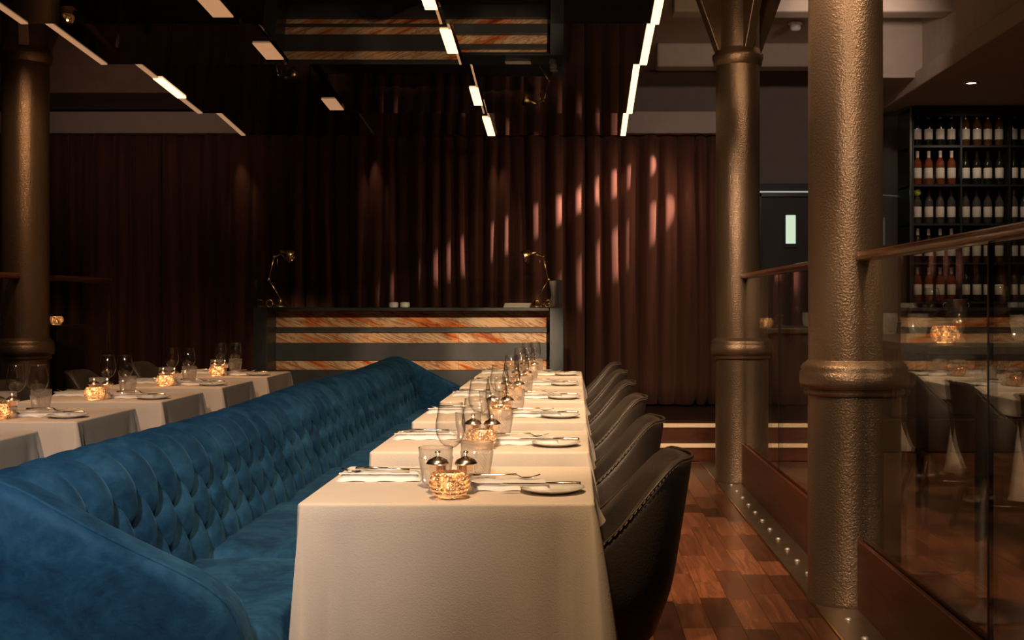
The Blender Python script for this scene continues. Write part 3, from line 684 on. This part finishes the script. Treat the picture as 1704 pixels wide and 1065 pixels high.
def knife_(loc, lb, grp, rz, ry=0):
    t = thing('knife', lb, 'knife', loc, grp, rz); t.rotation_euler[1] = ry; link('handle', ME['kn_h'], t); link('blade', ME['kn_b'], t, rot=(R(84), 0, 0))
def fork_(loc, lb, grp, rz, ry=0):
    t = thing('fork', lb, 'fork', loc, grp, rz); t.rotation_euler[1] = ry; link('handle', ME['fk_h'], t); link('fork_head', ME['fk_head'], t)
    for k in range(4): link('tine', ME['fk_t'], t, (0, -.0085 + .0057 * k, 0))
def napkin_(loc, lb, grp, rz):
    t = thing('napkin', lb, 'napkin', loc, grp, rz); link('folded_linen', ME['napkin'], t); link('fold', ME['napfold'], t)

def set_table(cx, yf, i, side, seed, glasses, W):
    rr = random.Random(seed); cy = yf + TD / 2
    at = '%s table beside the blue sofa' % ordn[i] if side == 'c' else '%s table of the left row' % ordn[i]
    g = 'sofa row' if side == 'c' else 'left row'
    t = thing('dining_table', 'pedestal dining table under the cloth, ' + at, 'table', (cx, cy, 0), 'tables of the ' + g)
    link('tabletop', tt, t); link('pedestal', tp, t); link('base', tb, t)
    cl = link('tablecloth', clm[side][seed % 3], None, (cx, cy, 0)); tag(cl, 'white linen tablecloth draped over the ' + at, 'tablecloth', 'white tablecloths of the ' + g)
    J = lambda s=.006: rr.uniform(-s, s)
    def L(x, y, z=TZ + .0005): return (cx + x + J(), yf + y + J(), z)
    candle(L(0, .085), 'rose gold hobnail candle holder on the ' + at, 'candle holders of the ' + g, W)
    mill(L(-.040, .165), 'salt pot with domed metal lid on the ' + at, 'salt pots of the ' + g, 'salt')
    mill(L(.032, .160), 'pepper pot with domed metal lid on the ' + at, 'pepper pots of the ' + g, 'pepper')
    tumbler(L(-.058, .275), 'cut glass tumbler on the sofa side of the ' + at if side == 'c' else 'cut glass tumbler left of the glasses on the ' + at, 'tumblers of the ' + g)
    tumbler(L(.045, .405), 'cut glass tumbler on the chair side of the ' + at if side == 'c' else 'cut glass tumbler right of the glasses on the ' + at, 'tumblers of the ' + g)
    for (gx, gy), w_ in zip(glasses, ('nearer', 'farther')): wine_glass(L(gx, gy), 'stemmed wine glass, %s of two, on the %s' % (w_, at), 'wine glasses of the ' + g)
    a, b = ('sofa side', 'chair side') if side == 'c' else ('left side', 'right side')
    napkin_(L(-.235, .42), 'folded white napkin on the %s of the %s' % (a, at), 'napkins of the ' + g, J(.03))
    napkin_(L(.145, .25), 'folded white napkin on the %s of the %s' % (b, at), 'napkins of the ' + g, J(.05))
    plate(L(.262, .185), 'white side plate on the %s of the %s' % (b, at), 'side plates of the ' + g)
    knife_((cx + .235, yf + .165 + J(), TZ + .0265), 'knife across the plate, %s, %s' % (b, at), 'knives of the ' + g, R(180) + J(.05))
    fork_((cx + .135, yf + .262 + J(), TZ + .030), 'fork on the napkin, %s, %s' % (b, at), 'forks of the ' + g, J(.08) - .1)
    knife_((cx - .20, yf + .425 + J(), TZ + .030), 'knife on the napkin, %s, %s' % (a, at), 'knives of the ' + g, J(.05))
    fork_((cx - .245, yf + .402 + J(), TZ + .029), 'fork on the napkin, %s, %s' % (a, at), 'forks of the ' + g, math.pi + J(.05))
for i, y in enumerate(YF): set_table(-.325, y, i, 'c', 10 + i, ((-.020, .335), (.030, .50)), .9)
for i, y in enumerate(YF[1:]): set_table(-2.505, y, i, 'l', 30 + i, ((-.05, .36), (.065, .33)), 1.6)

# ------------------------------------------------------------------ chairs
def shell_pt(u, v):
    """u in -1..1 from one wing round the back to the other, v 0 bottom .. 1 rim; chair faces -x, origin on the floor"""
    au = abs(u); a = min(au / .62, 1) * math.pi / 2; ext = max(0, (au - .62) / .38)
    hw, dp = .245, .20
    ca, sa = math.cos(a), math.sin(a); ca = math.copysign(abs(ca) ** .75, ca); sa = sa ** .75
    x = ca * dp - ext * .20; y = math.copysign(sa * hw, u) * (1 - .04 * ext)
    top = .855 - .02 * (au / .3) ** 2 * (au < .3) - (.02 if au >= .3 else 0)
    q = ss((au - .22) / .70); top = .834 - .347 * q ** .95
    z = .34 + (top - .34) * v
    taper = .86 + .14 * ss(v * (top - .34) / .16)
    x = x * taper + .17 * (z - .45) * max(0, 1 - au * 1.0) + .02; y *= taper * (1 - .10 * ss((z - .55) / .3) * (1 - ext))
    return Vector((x, y, z))
NU, NVV = 41, 12
sh = MB().grid(lambda i, j: shell_pt(i / (NU - 1) * 2 - 1, j / (NVV - 1)), NU, NVV).mesh('shell', M['leather'], True)
def nrm(u, v):
    a = shell_pt(min(1, u + .02), v) - shell_pt(max(-1, u - .02), v); b = shell_pt(u, min(1, v + .03)) - shell_pt(u, max(0, v - .03))
    n = a.cross(b); return n.normalized()
stm = MB()
for k in range(104):
    u = -.97 + 1.94 * k / 103; u2 = u + .010
    p, q = (shell_pt(w_, .985) + nrm(w_, .95) * .0228 for w_ in (u, u2)); stm.tube([p, q + Vector((0, 0, .003))], .0016, 4)
stm = stm.mesh('stitching', M['stitch'])
pip = MB().tube([shell_pt(-1 + 2 * k / 60, 1.0) + nrm(-1 + 2 * k / 60, .97) * .020 for k in range(61)], .0042, 6).mesh('piping', M['leather'], True)
def seatP(i, j):
    a = 2 * math.pi * i / 40; r = (j / 8); e = 2 / 2.8; ca, sa = math.cos(a), math.sin(a)
    x = math.copysign(abs(ca) ** e, ca) * .225 * r; y = math.copysign(abs(sa) ** e, sa) * .212 * r
    return (x - .03, y, .47 - .05 * r ** 8 + .012 * (1 - r * r))
sts = MB().grid(seatP, 40, 9, True); n0 = len(sts.v) - 40
sts.v += [(x * .96, y * .96, .345) for x, y, z in sts.v[n0:]]; sts.f += [(n0 + i, n0 + (i + 1) % 40, n0 + 40 + (i + 1) % 40, n0 + 40 + i) for i in range(40)]; sts.f.append(tuple(n0 + 40 + i for i in range(40)))
sts = sts.mesh('seat', M['leather'], True)
def chair(x, y, rz, label, grp):
    t = thing('dining_chair', label, 'chair', (x, y, 0), grp, rz)
    s_ = link('backrest_shell', sh, t); m = s_.modifiers.new('solid', 'SOLIDIFY'); m.thickness = .044; m.offset = 0
    m = s_.modifiers.new('sub', 'SUBSURF'); m.levels = 1; m.render_levels = 1
    link('piping', pip, s_); o = link('stitching', stm, s_); o['kind'] = 'stuff'
    link('seat', sts, t)
    for sx, sy in ((-1, -1), (-1, 1), (1, -1), (1, 1)):
        if (sx, sy) not in legm: legm[sx, sy] = MB().tube([(sx * .15 - .02, sy * .14, .36), (sx * .22, sy * .205, 0)], [.021, .012], 10).mesh('leg', M['legwood'], True)
        link('leg', legm[sx, sy], t)
legm = {}
for i, y in enumerate(YF):
    chair(.025, y + .36, rnd.uniform(-.03, .03), 'brown leather tub chair with stitched edge at the %s table beside the sofa' % ordn[i], 'leather chairs along the aisle')
for i, y in enumerate(YF[1:]):
    chair(-2.90, y + .36, math.pi + rnd.uniform(-.05, .05), 'brown leather tub chair on the far side of the %s left row table' % ordn[i], 'leather chairs of the left row')

# ------------------------------------------------------------------ high tables beyond the glass
def high_table(b, z, label):
    x0, x1, y0, y1 = b; t = thing('high_table', label, 'high table', ((x0 + x1) / 2, (y0 + y1) / 2, 0), 'high service tables')
    bx('top', M['stone'], (x0, x1, y0, y1, z - .035, z), t, .004)
    bx('cabinet', M['darkwood'], (x0 + .04, x1 - .04, y0 + .03, y1 - .03, .02, z - .035), t, .004)
    bx('foot_plinth', M['blackmat'], (x0 + .06, x1 - .06, y0 + .06, y1 - .06, 0, .03), t)
high_table((1.33, 1.95, 8.35, 9.55), 1.085, 'dark wooden high table behind the glass by the far column')
high_table((-4.75, -4.0, 9.35, 9.9), 1.09, 'dark wooden high table behind the left column')
HT = thing('bar_table', 'long narrow bar table with pedestal behind the near glass', 'bar table', (1.66, 5.3, 0))
bx('top', M['stone'], (1.30, 2.05, 4.42, 6.2, 1.065, 1.10), HT, .005)
for y in (4.9, 5.75): link('pedestal', MB().lathe([(.20, 0), (.20, .012), (.03, .03), (.03, 1.04), (.10, 1.065)], 24).mesh('pedestal', M['blackmat'], True), HT, (0, y - 5.3, 0))
gz = 'settings on the bar table'
candle((1.42, 4.62, 1.1005), 'rose gold hobnail candle holder on the bar table behind the near glass', 'candle holders on high tables', .5)
mill((1.515, 4.74, 1.1005), 'pepper pot with domed metal lid on the bar table behind the glass', gz, 'pepper')
wine_glass((1.655, 5.58, 1.1005), 'stemmed wine glass at the far end of the bar table behind the glass', gz)
wine_glass((1.73, 4.90, 1.1005), 'stemmed wine glass at the near end of the bar table behind the glass', gz)
tumbler((1.575, 5.52, 1.1005), 'cut glass tumbler beside the far wine glass on the bar table', gz)
tumbler((1.80, 4.84, 1.1005), 'cut glass tumbler beside the near wine glass on the bar table', gz)
tumbler((1.55, 5.95, 1.1005), 'cut glass tumbler half hidden by the near column on the bar table', gz)
candle((1.385, 8.72, 1.0855), 'rose gold hobnail candle holder beside the far column behind the glass', 'candle holders on high tables', .5)
mill((1.50, 8.8, 1.0855), 'salt pot with domed metal lid beside the far column candle', gz, 'salt')
wine_glass((1.64, 8.9, 1.0855), 'stemmed wine glass on the high table by the far column', gz)
wine_glass((1.47, 9.2, 1.0855), 'stemmed wine glass at the back of the far high table', gz)
tumbler((1.70, 8.75, 1.0855), 'cut glass tumbler on the high table by the far column', gz)
candle((-4.10, 9.5, 1.0905), 'rose gold hobnail candle holder behind the left column', 'candle holders on high tables', .5)

# ------------------------------------------------------------------ wine wall
X0, X1, YW = 3.06, 5.2, 10.92
wr = thing('wine_rack', 'black wine rack full of bottles by the right wall', 'wine rack', (4.1, 11.2, 0))
bx('back_panel', M['blackmat'], (X0, X1, 11.36, 11.40, .266, 3.05), wr); bx('top_panel', M['blackmat'], (X0, X1, YW, 11.36, 2.965, 3.05), wr)
SH = [2.70, 2.345, 1.99, 1.635, 1.28, .925]
for z in SH: bx('shelf', M['blackmat'], (X0, X1, YW + .01, 11.36, z - .02, z), wr)
for x in (X0, X0 + .44, X0 + .88, X0 + 1.32, X0 + 1.76, X1 - .02): bx('upright', M['blackmat'], (x, x + .018, YW, 11.36, .266, 2.965), wr)
bx('corner_post', M['silver'], (X0 - .02, X0 - .005, YW - .012, YW + .004, .266, 3.05), wr)
bx('plinth', M['blackmat'], (X0, X1, YW, 11.36, .266, .5), wr)
sg = link('side_glass', MB().box(-.006, .006, -.62, .62, -1.39, 1.39).mesh('side_glass', M['pane']), wr, (X0 - .20 - 4.1, 11.5 - 11.2, 1.66), (0, 0, R(18)))
ME['bt_body'] = {}
BP = [(0, .002), (.034, .002), (.0375, .008), (.0375, .19), (.034, .215), (.018, .240), (.0145, .255), (.0145, .300), (.016, .302), (.016, .31), (0, .312)]
for k in ('bottlered', 'bottlerose', 'bottleclear', 'bottlegold'): ME['bt_body'][k] = MB().lathe(BP, 20).mesh('glass_body', M[k], True)
ME['bt_label'] = MB().lathe([(.0380, .06), (.0384, .061), (.0384, .154), (.0380, .155)], 20).mesh('paper_label', M['labelpaper'], True)
ME['bt_cap'] = {k: MB().lathe([(.0152, .245), (.0156, .250), (.0156, .302), (.0172, .303), (.0172, .3115), (0, .3135)], 14).mesh('capsule', M[m], True) for k, m in (('d', 'capsule'), ('l', 'labelpaper'), ('g', 'brass'))}
def bottle(loc, kind, lb, cap='d', lab=True):
    t = thing('wine_bottle', lb, 'bottle', loc, 'bottles in the wine rack'); t.rotation_euler[2] = rnd.uniform(0, 6)
    link('glass_body', ME['bt_body'][kind], t)
    if lab: link('paper_label', ME['bt_label'], t)
    link('capsule', ME['bt_cap'][cap], t); return t
shn = ['top', 'second', 'third', 'fourth', 'fifth']; bn = ['first', 'second', 'third', 'fourth', 'fifth', 'sixth', 'seventh', 'eighth', 'ninth', 'tenth', 'eleventh', 'twelfth']
desc = {'bottlered': 'dark wine bottle', 'bottlerose': 'orange rosé bottle', 'bottleclear': 'clear wine bottle', 'bottlegold': 'amber bottle'}
LAY = [('bottlered', 'bottlegold', 'bottlered'), ('bottlerose', 'bottlered', 'bottlered'), ('bottleclear', 'bottleclear', 'bottleclear'), ('bottlered', 'bottlegold', 'bottlered'), ('bottlerose', 'bottlered', 'bottleclear')]
CAP = [('l', 'g', 'l'), ('l', 'd', 'd'), ('d', 'd', 'g'), ('l', 'd', 'd'), ('l', 'd', 'd')]
for s_, z in enumerate(SH[:5]):
    c = 0
    for b in range(3):
        for k in range(4):
            if b == 2 and k == 3: continue
            x = X0 + .075 + b * .44 + k * .103
            kind = LAY[s_][b]
            bo = bottle((x, YW + .085 + rnd.uniform(-.008, .008), z + .0005), kind, '%s with pale label, %s from the left, %s rack shelf' % (desc[kind], bn[c], shn[s_]), CAP[s_][b])
            c += 1
            if (s_, b, k) == (2, 0, 0):
                st = link('round_ball', MB().lathe([(0, -.036), (.018, -.031), (.031, -.018), (.036, 0), (.031, .018), (.018, .031), (0, .036)], 20).mesh('round_ball', M['lime'], True), bo, (0, 0, .285)); st['label'] = 'round yellow green ball'  # yellow-green ball placed at the bottle neck
# bucket on a side cabinet below the rack
bk = thing('wine_cooler', 'polished metal wine cooler bucket in front of the wine rack', 'bucket', (3.36, 10.6, 1.10))
link('bucket', MB().lathe([(0, .002), (.075, .002), (.085, .01), (.098, .19), (.102, .195), (.096, .197), (.084, .02), (0, .012)], 28).mesh('bucket', M['silver'], True), bk)
for s_ in (-1, 1): link('handle', MB().tube([(s_ * (.096 + .02 * math.sin(math.pi * k / 8)), 0, .12 + .05 * k / 8) for k in range(9)], .004, 6).mesh('handle', M['silver'], True), bk)
sb = thing('side_cabinet', 'low black cabinet in front of the wine rack', 'cabinet', (3.6, 10.6, .0))
bx('carcass', M['darkwood'], (2.75, 4.9, 10.42, 10.85, .266, 1.06), sb, .004); bx('cabinet_top', M['black'], (2.73, 4.92, 10.40, 10.87, 1.06, 1.0995), sb, .004)
for k in range(3): bx('cabinet_door', M['darkwood'], (2.78 + .70 * k, 3.46 + .70 * k, 10.40, 10.42, .30, 1.03), sb, .004)
